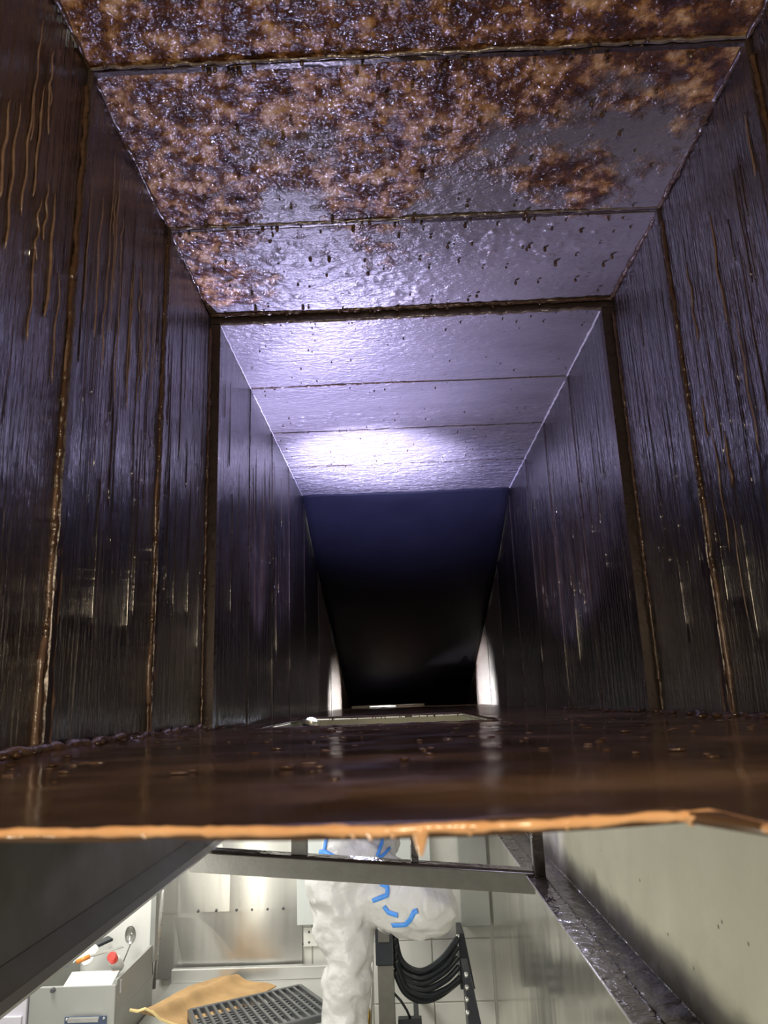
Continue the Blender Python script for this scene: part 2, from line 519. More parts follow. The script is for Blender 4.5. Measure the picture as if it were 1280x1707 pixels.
for a, b in zip(NEAR[:-1], NEAR[1:]):
    wall_panel(wall_left, a + G, b - G, XL1, ZC1, -1, True)
    wall_panel(wall_right, a + G, b - G, XR1, ZC1, 1, False)
for a, b in zip(FARW[:-1], FARW[1:]):
    wall_panel(wall_left, a + G, b - G, XL2, ZC2, -1, True)
    wall_panel(wall_right, a + G, b - G, XR2, ZC2, 1, False)


def seam_bar(parent, p, q, inward, wid, dep):
    """folded lap along a ring joint: a flat raised strip with uneven edges"""
    p = Vector(p); q = Vector(q); inward = Vector(inward); n = 60
    b = MB()

    def fn(u, v):
        c = p.lerp(q, u)
        j = 0.0012 * nz(u * 40, v * 3, p.y * 9) * (1 if v in (0, 1) else 0.4)
        prof = [0.0, 1.0, 1.0, 0.3][int(round(v * 3))]
        yy = [-0.5, -0.35, 0.4, 0.5][int(round(v * 3))]
        return c + inward * (dep * prof * (1 + 0.3 * nz(u * 70, 1, p.y))) + Vector((0, wid * yy + j, 0))
    b.grid(fn, n, 3, -inward * 0.001)
    return b.build('seam', M['seam'], parent, smooth=True, angle=50)


for y in NEAR[2:-1]:
    seam_bar(ceiling, (XL1, y, ZC1), (XR1, y, ZC1), (0, 0, -1), 0.006, 0.0018)
    seam_bar(wall_left, (XL1, y, ZF), (XL1, y, ZC1), (1, 0, 0), 0.010, 0.0035)
    seam_bar(wall_right, (XR1, y, ZF), (XR1, y, ZC1), (-1, 0, 0), 0.010, 0.0035)
for y in FARC[1:-1]:
    seam_bar(ceiling, (XL2, y, ZC2), (XR2, y, ZC2), (0, 0, -1), 0.0026, 0.0008)
for y in FARW[1:-1]:
    zt = ZC2 if y < 1.7 else np.interp(y, [k[0] for k in BACK], [k[1] for k in BACK])
    seam_bar(wall_left, (XL2, y, ZF), (XL2, y, zt), (1, 0, 0), 0.005, 0.0010)
    seam_bar(wall_right, (XR2, y, ZF), (XR2, y, zt), (-1, 0, 0), 0.005, 0.0010)

# grease beads along the ceiling joints and lumps hanging from them
def bead(parent, p, q, r, mat, n=160, name='grease_bead', wob=0.0015):
    p = Vector(p); q = Vector(q)
    pts, rs = [], []
    for i in range(n + 1):
        u = i / n; c = p.lerp(q, u)
        c += Vector((nz(u * 40, 1, p.y * 7), nz(u * 40, 2, p.y * 7), nz(u * 40, 3, p.y * 7))) * wob
        pts.append(c); rs.append(r * (0.75 + 0.9 * abs(nz(u * n * 0.3, 4, p.y * 5))))
    o = MB().tube(pts, rs, 7).build(name, mat, parent, smooth=True)
    o['kind'] = 'stuff'
    return o


for y in NEAR[3:-1]:
    bead(ceiling, (XL1, y - 0.005, ZC1 - 0.001), (XR1, y - 0.005, ZC1 - 0.001), 0.0016, M['wet'])
bead(ceiling, (XL1, FL - 0.005, ZC1 - 0.001), (XR1, FL - 0.005, ZC1 - 0.001), 0.0032, M['bead'])
bead(ceiling, (XL2, FL + 0.001, ZC2 + 0.0005), (XR2, FL + 0.001, ZC2 + 0.0005), 0.0024, M['wet'], wob=0.002)
bead(ceiling, (XL2, 1.085, ZC2), (XR2 * 0.2, 1.085, ZC2), 0.0016, M['bead'])
# corner sealant
bead(wall_right, (XR1 - 0.001, 0.20, ZC1 - 0.001), (XR1 - 0.001, FL, ZC1 - 0.001), 0.0034, M['bead'], 200, 'corner_bead', 0.002)
bead(wall_left, (XL1 + 0.001, 0.20, ZC1 - 0.001), (XL1 + 0.001, FL, ZC1 - 0.001), 0.0022, M['bead'], 200, 'corner_bead', 0.002)
bead(wall_left, (XL2 + 0.001, FL, ZC2 - 0.001), (XL2 + 0.001, 1.72, ZC2 - 0.001), 0.0010, M['sealant'], 200, 'corner_bead', 0.0008)
bead(wall_right, (XR2 - 0.001, FL, ZC2 - 0.001), (XR2 - 0.001, 1.72, ZC2 - 0.001), 0.0018, M['sealant'], 200, 'corner_bead', 0.0012)
# beads down the wall joints
for y in NEAR[4:]:
    for par, x in ((wall_left, XL1 + 0.001), (wall_right, XR1 - 0.001)):
        bead(par, (x, y - 0.006, ZF), (x, y - 0.006, ZC1 - 0.02), 0.0022, M['bead'], 220, 'joint_bead', 0.0012)

# single grease drops hanging from the roof (many, never counted)
b = MB()
for i in range(480):
    y = random.uniform(0.30, 1.55) if random.random() < 0.75 else random.choice(NEAR[3:]) + random.gauss(0, 0.006)
    x = random.uniform(XL1 + 0.01, XR1 - 0.02)
    if y > FL - 0.004: x = random.uniform(XL2 + 0.01, XR2 - 0.01)
    r = random.uniform(0.0008, 0.0024) * (1 if y < FL else 0.55)
    zc = ZC1 if y < FL else ZC2
    b.blob((x, y, zc - 0.0025 - r * 0.5), r, r, r * random.uniform(0.9, 1.8), 7, 5)
o = b.build('grease_drops', M['bead'], ceiling, smooth=True); o['kind'] = 'stuff'

# grease runs on the near walls
def runs(parent, x, sgn, n, ylo, yhi, zlo, zhi, mat, rr):
    b = MB()
    for i in range(n):
        y = random.uniform(ylo, yhi); z1 = random.uniform(zlo, zhi); ln = random.uniform(0.04, 0.13); k = 14
        ph = random.uniform(0, 50)
        pts = [(x + sgn * 0.0006, y + 0.0035 * nz(ph, j * 0.3) + 0.0006 * math.sin(j * 0.9 + ph), z1 - ln * j / k) for j in range(k + 1)]
        r0 = random.uniform(0.6, 1.2) * rr
        rs = [r0 * (0.35 + 0.65 * min(1, j / 4)) * (1 + 0.35 * nz(ph, j * 1.1, 3)) for j in range(k)] + [r0 * 0.35]
        b.tube(pts, rs, 6)
    o = b.build('grease_runs', mat, parent, smooth=True); o['kind'] = 'stuff'


runs(wall_left, XL1, 1, 30, 0.22, 0.47, 0.30, 0.47, M['tan'], 0.0009)
runs(wall_left, XL1, 1, 20, 0.50, 0.68, 0.37, 0.48, M['tan'], 0.0006)
runs(wall_right, XR1, -1, 18, 0.24, 0.68, 0.10, 0.46, M['tan'], 0.0009)
# fine dark glossy runs all over both walls: they catch the light in upright streaks
for par, xa, xb, s_ in ((wall_left, XL1, XL2, 1), (wall_right, XR1, XR2, -1)):
    b = MB()
    for i in range(80):
        y = random.uniform(0.30, 1.45) if random.random() < 0.6 else random.uniform(0.50, 0.87)
        if abs(y - FL) < 0.02: continue
        x = xa if y < FL else xb
        z1 = random.uniform(0.22, 0.47); ln = random.uniform(0.04, 0.20); k = 9; ph = random.uniform(0, 60)
        r0 = random.uniform(0.0003, 0.0008) * (0.8 if y < FL else 1.0)
        b.tube([(x, y + 0.0016 * nz(ph, j * 0.4), z1 - ln * j / k) for j in range(k + 1)], [r0 * (0.3 + 0.7 * min(1, j / 3)) * (1.0 + 0.3 * nz(ph, j * 1.3, 2)) for j in range(k)] + [r0 * 0.4], 6)
    o = b.build('fine_grease_runs', M['gloss'], par, smooth=True); o['kind'] = 'stuff'
# thick joint runs low on the right and left
for par, x, s, ys in ((wall_right, XR1, -1, (0.695, 0.487)), (wall_left, XL1, 1, (0.487, 0.695))):
    b = MB()
    for y in ys:
        for q in range(3):
            k = 60; ph = random.uniform(0, 30)
            pts = [(x + s * 0.001, y - 0.006 + q * 0.006 + 0.003 * nz(ph, j * 0.12) * (1 + j / 30), 0.26 - 0.285 * j / k) for j in range(k + 1)]
            b.tube(pts, [0.0010 + 0.0022 * j / k * (0.6 + abs(nz(ph, j * 0.8))) for j in range(k + 1)], 6)
    o = b.build('grease_runs', M['tan'], par, smooth=True); o['kind'] = 'stuff'

# flange ring
for i, (nm, lo, hi) in enumerate((('trim_1', (XL1 - 0.004, FL, ZC2 + 0.0015), (XR1 + 0.004, FL + 0.014, ZC1 + 0.006)),
                                  ('trim_2', (XL1 - 0.006, FL, ZF), (XL2 + 0.001, FL + 0.014, ZC2)),
                                  ('trim_3', (XR2 - 0.001, FL, ZF), (XR1 + 0.006, FL + 0.014, ZC2)))):
    o = MB().box(lo, hi).build(nm, M['seam'])
    tag(o, ('dark step of the flange across the duct roof', 'dark upright flange on the left duct wall', 'dark upright flange on the right duct wall')[i], kind='structure')

# unseen end wall added behind the lens to stop stray light leaking in
o = MB().box((XL1, -0.51, ZF), (XR1, -0.5, ZC1)).build('wall_back', M['wall']); tag(o, 'added plate closing the near end of the duct behind the lens', kind='structure')


# sloping end plate, kept dark by its colour
def fn(u, v):
    s = v * (len(BACK) - 1); i = min(len(BACK) - 2, int(s)); f = s - i
    y = BACK[i][0] + (BACK[i + 1][0] - BACK[i][0]) * f; z = BACK[i][1] + (BACK[i + 1][1] - BACK[i][1]) * f
    x = XL2 + (XR2 - XL2) * u
    return (x, y + 0.006 * fr(x * 8, y * 6, 3, 2), z)


o = MB().grid(fn, 24, 48, (0, 0.004, 0.004)).build('wall_far', M['dark_end'], smooth=True); tag(o, 'near-black plate sloping down to close the far end of the duct', kind='structure')

# floor with its cut opening
HX0, HX1, HY0, HY1 = -0.165, 0.105, 0.84, 1.34
edge_px = [(-700, 1420), (0, 1384), (300, 1380), (640, 1379), (900, 1368), (1100, 1357), (1180, 1352), (1230, 1357), (1280, 1376), (1400, 1400), (2600, 1400)]
edge = [atz(px, py, ZF) for px, py in edge_px]
ex = [p.x for p in edge]; ey = [p.y for p in edge]
xs = list(np.linspace(XL1 - 0.004, HX0, 10)) + list(np.linspace(HX0, HX1, 30))[1:] + list(np.linspace(HX1, XR1 + 0.004, 22))[1:]
ys = list(np.linspace(0.15, HY0, 70)) + list(np.linspace(HY0, HY1, 40))[1:] + list(np.linspace(HY1, 3.4, 60))[1:]
b = MB(); idx = {}
for j, y in enumerate(ys):
    for i, x in enumerate(xs):
        yy = y
        if j == 0: yy = float(np.interp(x, ex, ey))
        elif j < 8: yy = float(np.interp(x, ex, ey)) * (1 - j / 8) + ys[8] * (j / 8)
        hx, hy = x, yy
        on = (HX0 - 1e-6 <= x <= HX1 + 1e-6) and (HY0 - 1e-6 <= y <= HY1 + 1e-6)
        if on and (abs(x - HX0) < 1e-6 or abs(x - HX1) < 1e-6): hx += 0.003 * nz(y * 60, x * 3)
        if on and (abs(y - HY0) < 1e-6 or abs(y - HY1) < 1e-6): hy += 0.006 * nz(x * 50, y * 3)
        z = ZF + 0.0012 * fr(x * 9, yy * 9, 4, 3) + (0.0008 * drops(x * 0.6, yy * 0.6))
        d = min(abs(x - XL1), abs(x - XR1))
        z += 0.006 * max(0, 1 - d / 0.02) ** 2
        idx[i, j] = len(b.v); b.v.append(Vector((hx, hy, z)))
for j in range(len(ys) - 1):
    for i in range(len(xs) - 1):
        cx = (xs[i] + xs[i + 1]) / 2; cy = (ys[j] + ys[j + 1]) / 2
        if HX0 < cx < HX1 and HY0 < cy < HY1: continue
        b.f.append((idx[i, j], idx[i + 1, j], idx[i + 1, j + 1], idx[i, j + 1]))
floor = b.build('floor', M['floor'], smooth=True, base=(0, 1.2, ZF))
m = floor.modifiers.new('sheet', 'SOLIDIFY'); m.thickness = 0.0022; m.offset = -1
tag(floor, 'duct floor under a glossy pool of brown grease, with the torch in its opening', kind='structure')
# amber grease rim on the cut front edge
b = MB(); pts = []; rs = []
for i in range(261):
    x = -0.215 + 0.50 * i / 260
    y = float(np.interp(x, ex, ey))
    pts.append(Vector((x, y - 0.0004, ZF - 0.0006 + 0.0004 * nz(x * 90, 5)))); rs.append(0.00105 * (1 + 0.55 * nz(x * 120, 2) + 0.3 * nz(x * 420, 7)))
b.tube(pts, rs, 10)
def rim_pt(px): 
    x = atz(px, 1378, ZF).x
    return Vector((x, float(np.interp(x, ex, ey)) - 0.0006, ZF - 0.0012))
for px, ln, r in ((700, 0.0046, 0.0019), (618, 0.0013, 0.0011), (655, 0.001, 0.001), (590, 0.001, 0.001), (572, 0.0008, 0.001), (785, 0.001, 0.0014), (960, 0.0008, 0.001), (1210, 0.0016, 0.0022), (250, 0.0008, 0.0012)):
    p = rim_pt(px); k = 8
    b.tube([p + Vector((0, 0, 0.0008 - (ln + 0.0008) * j / k)) for j in range(k + 1)], [r * (1 - j / k) ** 0.8 + 0.00015 for j in range(k + 1)], 8)
o = b.build('grease_rim', M['amber'], floor, smooth=True); o['kind'] = 'stuff'; o['label'] = 'amber grease with hanging drips along the cut front edge'
# dark lip around the opening, drips under its far edge
b = MB()
loop = [(HX0, HY0), (HX1, HY0), (HX1, HY1), (HX0, HY1), (HX0, HY0)]
for (xa, ya), (xb, yb) in zip(loop[:-1], loop[1:]):
    n = 50
    b.tube([(xa + (xb - xa) * i / n + 0.003 * nz(i * 0.4, ya, 2), ya + (yb - ya) * i / n + 0.003 * nz(i * 0.4, xa, 4), ZF - 0.0005) for i in range(n + 1)],
           [0.0016 * (1 + 0.6 * nz(i * 0.6, xa + ya, 8)) for i in range(n + 1)], 7)
for i in range(26):
    x = random.uniform(HX0, HX1); ln = random.uniform(0.002, 0.007)
    b.tube([(x, HY1 - 0.001, ZF - ln * j / 4) for j in range(5)], [0.0014, 0.0012, 0.0009, 0.0008, 0.0003], 6)
o = b.build('opening_lip', M['bead'], floor, smooth=True); o['kind'] = 'stuff'
b = MB()
for i in range(90):
    x = random.uniform(XL1 + .03, XR1 - .02); y = 0.3 + 0.55 * random.random() ** 1.3; r = random.uniform(0.0005, 0.0012)
    b.blob((x, y, ZF + 0.0006), r * random.uniform(1.5, 4), r, r * 0.4, 8, 5, 0.2)
o = b.build('grease_flecks', M['tan'], floor, smooth=True); o['kind'] = 'stuff'
# lumps and crumbs of grease along the wall feet
b = MB()
for i in range(150):
    if random.random() < 0.55:
        y = 0.34 + random.random() ** 1.6 * 1.0; x = XR1 - abs(random.gauss(0, 0.018)) - 0.002
    else:
        y = 0.30 + random.random() ** 1.6 * 0.9; x = XL1 + abs(random.gauss(0, 0.012)) + 0.002
    r = random.uniform(0.0008, 0.0026)
    b.blob((x, y, ZF + 0.003), r * random.uniform(1, 2.2), r * random.uniform(1, 1.8), r * 0.9, 8, 5, 0.25)
for i in range(70):
    x = random.uniform(XL1 + .03, XR1 - .03); y = random.uniform(0.25, 0.8); r = random.uniform(0.0006, 0.0016)
    b.blob((x, y, ZF + 0.0008), r * random.uniform(1.2, 3), r, r * 0.6, 8, 5, 0.2)
o = b.build('grease_crumbs', M['bead'], floor, smooth=True); o['kind'] = 'stuff'
bead(floor, (XL1 + 0.007, 0.2, ZF + 0.003), (XL1 + 0.005, 1.0, ZF + 0.002), 0.0038, M['tan'], 160, 'foot_ridge', 0.004)
bead(floor, (XR1 - 0.006, 0.3, ZF + 0.002), (XR1 - 0.005, 1.0, ZF + 0.001), 0.0026, M['bead'], 160, 'foot_ridge', 0.004)
# bright threshold strip beyond the opening
o = MB().box((-0.19, 2.95, ZF + 0.001), (0.09, 2.97, ZF + 0.009)).build('trim_4', M['bar']); tag(o, 'thin steel strip across the floor at the far end', kind='structure')
lb = tag(empty('glow_bar', (-0.06, 2.935, ZF)), 'thin glowing bar added as a floor highlight at the dark far end of the duct', 'glow bar')  # glowing bar added to stand for a highlight on the floor
MB().box((-0.15, 2.930, ZF + 0.001), (0.06, 2.942, ZF + 0.007)).build('housing', M['bar'], lb)
MB().tube([(-0.12, 2.929, ZF + 0.004), (-0.045, 2.928, ZF + 0.0045), (-0.02, 2.929, ZF + 0.004)], [0.0012, 0.0030, 0.0012], 8).build('lens', M['glow_dim'], lb)
# collar under the opening
col_ = tag(empty('duct_collar', (-0.03, 1.09, -0.13)), 'short olive steel collar hanging below the floor opening beside the torch', 'duct collar')
for lo, hi in (((HX0 - 0.004, HY1, -0.13), (HX1 + 0.004, HY1 + 0.004, ZF - 0.004)), ((HX0 - 0.004, HY0 - 0.004, -0.13), (HX1 + 0.004, HY0, ZF - 0.004)),
               ((HX0 - 0.004, HY0, -0.13), (HX0, HY1, ZF - 0.004)), ((HX1, HY0, -0.13), (HX1 + 0.004, HY1, ZF - 0.004))):
    MB().box(lo, hi).build('side_plate', M['collar'], col_)

# ------------------------------------------------------------------ the torch
tb = Vector((TORCH[0], TORCH[1], -0.115))
torch = tag(empty('torch', tb), 'small lit LED torch clamped upright in the floor opening of the duct', 'torch')
ax = Vector(TDIR).normalized(); top = Vector(TORCH)
MB().tube([top - ax * k for k in (0.085, 0.083, 0.045, 0.040, 0.030, 0.013)], [0.009, 0.010, 0.010, 0.012, 0.0125, 0.0125], 20).build('body', M['black_metal'], torch, smooth=True, angle=40)
MB().tube([top - ax * k for k in (0.014, 0.012, 0.0075)], [0.0135, 0.014, 0.0135], 20).build('bezel', M['bright'], torch, smooth=True, angle=40)
bl = MB()
pts = []; rs = []
for i in range(7):
    a = math.pi / 2 * i / 6
    pts.append(top - ax * 0.0075 + ax * 0.0045 * math.sin(a)); rs.append(max(0.0002, 0.008 * math.cos(a)))
bl.tube(pts, rs, 16).build('lens', M['led'], torch, smooth=True)
MB().tube([top - ax * 0.06 + Vector((0.009, 0, 0)), top - ax * 0.06 + Vector((0.013, 0, 0))], 0.004, 12).build('switch', M['red'], torch)
bp = MB().box((HX0, TORCH[1] - 0.008, -0.075), (TORCH[0] - 0.006, TORCH[1] + 0.008, -0.068)); bp.build('clip', M['bright'], torch)

# ------------------------------------------------------------------ the hood below
HXL, HZL = -0.402, -0.272                    # lower edge of the left side
HXR, HZR = 0.235, -0.350                     # inner edge of the right drip rail
hood = tag(empty('extractor_hood', (0, 0.9, -0.36)), 'steel extractor hood frame below the duct, seen under its amber front edge', 'hood')
ht = -0.030
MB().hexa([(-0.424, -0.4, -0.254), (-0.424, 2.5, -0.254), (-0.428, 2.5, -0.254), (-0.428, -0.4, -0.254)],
          [(-0.424, -0.4, ht), (-0.424, 2.5, ht), (-0.428, 2.5, ht), (-0.428, -0.4, ht)]).build('side_panel', M['shaded_steel'], hood)['label'] = 'dark shaded panel on the left'
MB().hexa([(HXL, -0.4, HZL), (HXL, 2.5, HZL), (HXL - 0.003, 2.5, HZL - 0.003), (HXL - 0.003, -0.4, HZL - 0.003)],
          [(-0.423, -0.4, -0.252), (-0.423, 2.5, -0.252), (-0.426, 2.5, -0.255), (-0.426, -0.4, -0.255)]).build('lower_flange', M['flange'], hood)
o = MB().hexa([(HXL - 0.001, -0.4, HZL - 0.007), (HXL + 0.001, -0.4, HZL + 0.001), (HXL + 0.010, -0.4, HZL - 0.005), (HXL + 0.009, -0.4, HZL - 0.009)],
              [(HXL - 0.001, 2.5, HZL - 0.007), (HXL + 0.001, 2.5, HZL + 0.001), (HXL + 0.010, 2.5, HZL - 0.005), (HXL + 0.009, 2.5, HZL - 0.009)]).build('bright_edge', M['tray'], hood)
MB().box((-0.452, -0.4, ht), (XL1 - 0.006, 2.5, ht + 0.003)).build('shield_plate', M['shaded_steel'], hood)  # hidden strip added to keep kitchen light from leaking in above
# right side panel: gently uneven sheet
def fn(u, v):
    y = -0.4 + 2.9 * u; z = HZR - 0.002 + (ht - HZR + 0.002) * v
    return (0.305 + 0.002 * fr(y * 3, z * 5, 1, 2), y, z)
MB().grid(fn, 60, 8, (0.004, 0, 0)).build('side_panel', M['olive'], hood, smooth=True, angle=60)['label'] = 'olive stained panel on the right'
# drip rail with a standing middle fold
b = MB(); n = 120
prof = [(0.0, 0.004), (0.002, 0.0), (0.031, -0.001), (0.033, 0.006), (0.036, 0.006), (0.038, -0.001), (0.066, 0.0), (0.071, 0.010)]
def fn(u, v):
    k = min(len(prof) - 1, int(round(v * (len(prof) - 1)))); y = -0.4 + 2.9 * u
    dx, dz = prof[k]
    return (HXR + dx, y, HZR + dz + (0.0015 * fr(y * 40, k * 2.0, 3, 3) if k not in (0,) else 0))
MB().grid(fn, 400, len(prof) - 1, (0, 0, -0.003)).build('drip_rail', M['rail'], hood, smooth=True, angle=40)['label'] = 'blackened greasy drip rail with a raised middle fold'
MB().tube([(HXR - 0.0005, -0.4, HZR + 0.004), (HXR - 0.0005, 2.5, HZR + 0.004)], 0.0014, 8).build('rail_edge', M['bright'], hood, smooth=True)
# cross bar, studs, corner post
Y = 1.6
A = aty(315, 1437, Y); Bp = aty(892, 1474, Y)
b = MB(); hh = 0.019
b.hexa([A + Vector((0, 0, -hh)), Bp + Vector((0, 0, -hh)), Bp + Vector((0, 0.045, -hh)), A + Vector((0, 0.045, -hh))],
       [A + Vector((0, 0, hh)), Bp + Vector((0, 0, hh)), Bp + Vector((0, 0.045, hh)), A + Vector((0, 0.045, hh))])
bevel(b.build('cross_bar', M['bar'], hood), 0.002)
b = MB()
b.hexa([A + Vector((0.0, 0.003, hh)), Bp + Vector((0, 0.003, hh)), Bp + Vector((0, 0.042, hh)), A + Vector((0, 0.042, hh))],
       [A + Vector((0.0, 0.006, hh + 0.004)), Bp + Vector((0, 0.006, hh + 0.004)), Bp + Vector((0, 0.039, hh + 0.004)), A + Vector((0, 0.039, hh + 0.004))])
b.build('bar_top', M['rail'], hood)['label'] = 'glossy black grease on the bar'
for x0, x1, mt in ((486, 512, 'bar'), (684, 697, 'rail')):
    p0 = aty(x0, 1420, Y + 0.02); p1 = aty(x1, 1420, Y + 0.02)
    zz = A.z + (Bp.z - A.z) * ((p0.x - A.x) / (Bp.x - A.x)) + hh - 0.004
    bevel(MB().box((p0.x, Y + 0.012, zz), (p1.x, Y + 0.035, ht)).build('stud', M[mt], hood), 0.0015)
p0 = aty(889, 1440, Y); p1 = aty(908, 1440, Y)
bevel(MB().box((p0.x, Y - 0.004, HZR + 0.004), (p1.x, Y + 0.02, ht)).build('corner_post', M['rail'], hood), 0.0015)
o = MB().box((-0.452, -0.404, -0.35), (0.31, -0.4, ht)).build('front_panel', M['shaded_steel'], hood)

# ------------------------------------------------------------------ the kitchen shell
YB = 3.62
o = MB().box((-3.0, -1.5, -EYE - 0.02), (1.6, YB + 0.1, -EYE)).build('floor', M['kfloor']); tag(o, 'grey kitchen floor far below the hood', kind='structure')
kwall = MB().box((-3.0, YB, -EYE), (1.6, YB + 0.1, 0.9)).build('wall_back', M['grout']); tag(kwall, 'white tiled kitchen wall behind the person', kind='structure')
tw, th_ = 0.262, 0.243
x_ref, z_ref = 0.093, -1.267
proto = None
for i in range(-3, 2):
    for j in range(-3, 4):
        x0 = x_ref + i * tw; z0 = z_ref + j * th_
        if x0 > 0.345: continue
        x1 = min(x0 + tw, 0.356)
        k = random.uniform(-0.0008, 0.0008)
        q = MB().hexa([(x0 + .0012, YB + 0.001, z0 + .0012), (x1 - .0012, YB + 0.001, z0 + .0012), (x1 - .0012, YB + 0.001, z0 + th_ - .0012), (x0 + .0012, YB + 0.001, z0 + th_ - .0012)],
                      [(x0 + .004, YB - 0.008 + k, z0 + .004), (x1 - .004, YB - 0.008 + k, z0 + .004), (x1 - .004, YB - 0.008 - k, z0 + th_ - .004), (x0 + .004, YB - 0.008 - k, z0 + th_ - .004)])
        q.build('tile', M['tile'], kwall)

# steel splashback of two sheets
sb = tag(empty('steel_splashback', (aty(380, 1630, 3.59).x, 3.59, aty(380, 1630, 3.59).z)), 'brushed stainless splashback of two sheets on the kitchen wall', 'splashback')
xl = aty(262, 1560, 3.59).x; xr = aty(503, 1560, 3.59).x; zb = aty(400, 1630, 3.59).z; zm = aty(400, 1519, 3.59).z


def sheet(z0, z1, yo, ph):
    def fn(u, v):
        x = xl + (xr - xl) * u; z = z0 + (z1 - z0) * v
        d = 0.010 * math.sin(u * 5.2 + ph + 0.5 * v) * math.sin(math.pi * u)
        return (x, YB - 0.020 - yo + d, z)
    return MB().grid(fn, 30, 10, (0, 0.003, 0)).build('sheet', M['brushed'], sb, smooth=True, angle=60)


sheet(zb, zm + 0.01, 0.0, 0.2)
sheet(zm, -0.2, 0.004, 0.7)
for px in (330, 360, 394, 420, 446, 472):
    p = aty(px, 1517, YB - 0.03)
    MB().blob((p.x, YB - 0.030, zm + 0.005), 0.006, 0.005, 0.006).build('rivet', M['iron'], sb, smooth=True)
MB().tube([aty(277, 1440, 3.45), aty(256, 1648, 3.45)], 0.008, 8).build('edge_strip', M['bright'], sb, smooth=True)
# pale board right of the splashback
p0 = aty(496, 1541, YB - .03); p1 = aty(530, 1380, YB - .03)
o = bevel(MB().box((p0.x, YB - 0.045, p0.z), (p1.x + 0.5, YB - 0.012, p1.z + 0.25)).build('wall_board', M['pale_board'])); tag(o, 'pale blue white board on the tiled wall behind the person', 'board')
# small socket plate below it
p0 = aty(506, 1578, YB - .02); p1 = aty(532, 1546, YB - .02)
so = tag(empty('socket_plate', (p0.x, YB - 0.02, p0.z)), 'white plate with two dark screws below the pale board', 'socket')
MB().box((p0.x, YB - 0.018, p0.z), (p1.x, YB - 0.008, p1.z)).build('plate', M['white'], so)
for py in (1554, 1571):
    c = aty(515, py, YB - 0.02)
    MB().blob((c.x, YB - 0.018, c.z), 0.005, 0.003, 0.005).build('screw', M['iron'], so, smooth=True)
# grey trunking in the corner
p0 = aty(771, 1545, 3.56); p1 = aty(796, 1545, 3.56)
o = bevel(MB().box((p0.x, 3.56, p0.z), (0.352, 3.611, -0.10)).build('cable_trunking', M['grey_paint'])); tag(o, 'grey upright cable trunking in the kitchen corner above the black hoses', 'trunking')
# mirror steel side panel
def fn(u, v):
    y = 1.25 + (3.61 - 1.25) * u; z = -2.2 + 1.83 * v
    return (0.360 + 0.0035 * fr(y * 2.2, z * 0.8, 6, 2), y, z)
o = MB().grid(lambda u, v: fn(u, v), 60, 24, (0.012, 0, 0)).build('steel_side_panel', M['mirror'], smooth=True, angle=60); tag(o, 'tall shiny stainless panel reflecting the black hoses, below the drip rail', 'steel panel')

# ------------------------------------------------------------------ cooking range with its clutter
ZT = aty(400, 1632, 3.57).z
rx0, rx1 = aty(193, 1642, 2.9).x + 0.006, aty(548, 1640, 3.2).x
rg = tag(empty('cooking_range', (-0.6, 3.2, -EYE)), 'low pale steel range carrying the grate and cardboard', 'range')
bevel(MB().box((rx0, 2.70, ZT - 0.035), (rx1, 3.56, ZT)).build('worktop', M['tray'], rg), 0.004)
bevel(MB().box((rx0 + 0.02, 2.74, -EYE + 0.1), (rx1 - 0.02, 3.54, ZT - 0.035)).build('body', M['grey_paint'], rg), 0.004)
bevel(MB().box((rx0, 3.545, ZT), (rx1, 3.575, ZT + 0.05)).build('upstand', M['tray'], rg), 0.003)
for x in (rx0 + 0.06, rx1 - 0.06):
    for y in (2.80, 3.48):
        MB().tube([(x, y, -EYE), (x, y, -EYE + 0.1)], 0.02, 10).build('leg', M['iron'], rg)
for k in range(4):
    x = rx0 + 0.2 + k * 0.2
    MB().tube([(x, 2.74, ZT - 0.1), (x, 2.71, ZT - 0.1)], [0.022, 0.018], 12).build('knob', M['black'], rg)

# cardboard sheet
Q = [aty(216, 1690, 2.90), atz(370, 1622, ZT + 0.03), atz(460, 1637, ZT + 0.03), atz(318, 1722, ZT + 0.02)]
def fn(u, v):
    p = (Q[0] * (1 - u) + Q[1] * u) * (1 - v) + (Q[3] * (1 - u) + Q[2] * u) * v
    z = p.z - 0.012 + 0.022 * math.exp(-((v - 0.30) / 0.12) ** 2) + 0.016 * max(0, math.sin(u * 3.1)) * (1 - v) + 0.022 * max(0, 0.16 - u) / 0.16 + 0.01 * fr(p.x * 7, p.y * 7, 2, 2)
    return (p.x + 0.012 * nz(p.y * 9, 3), p.y + 0.01 * nz(p.x * 9, 5), max(ZT + 0.004, z))
cb = MB().grid(fn, 26, 18, (0, 0, -0.004)).build('cardboard_sheet', M['card'], smooth=True, angle=40); tag(cb, 'creased brown cardboard lying on the range beside the grate', 'cardboard')
e = [fn(0.0, k / 8) for k in range(9)]
MB().tube([Vector(p) + Vector((0, 0, -0.002)) for p in e], 0.005, 6).build('torn_edge', M['card_edge'], cb)['label'] = 'pale torn corrugated edge'

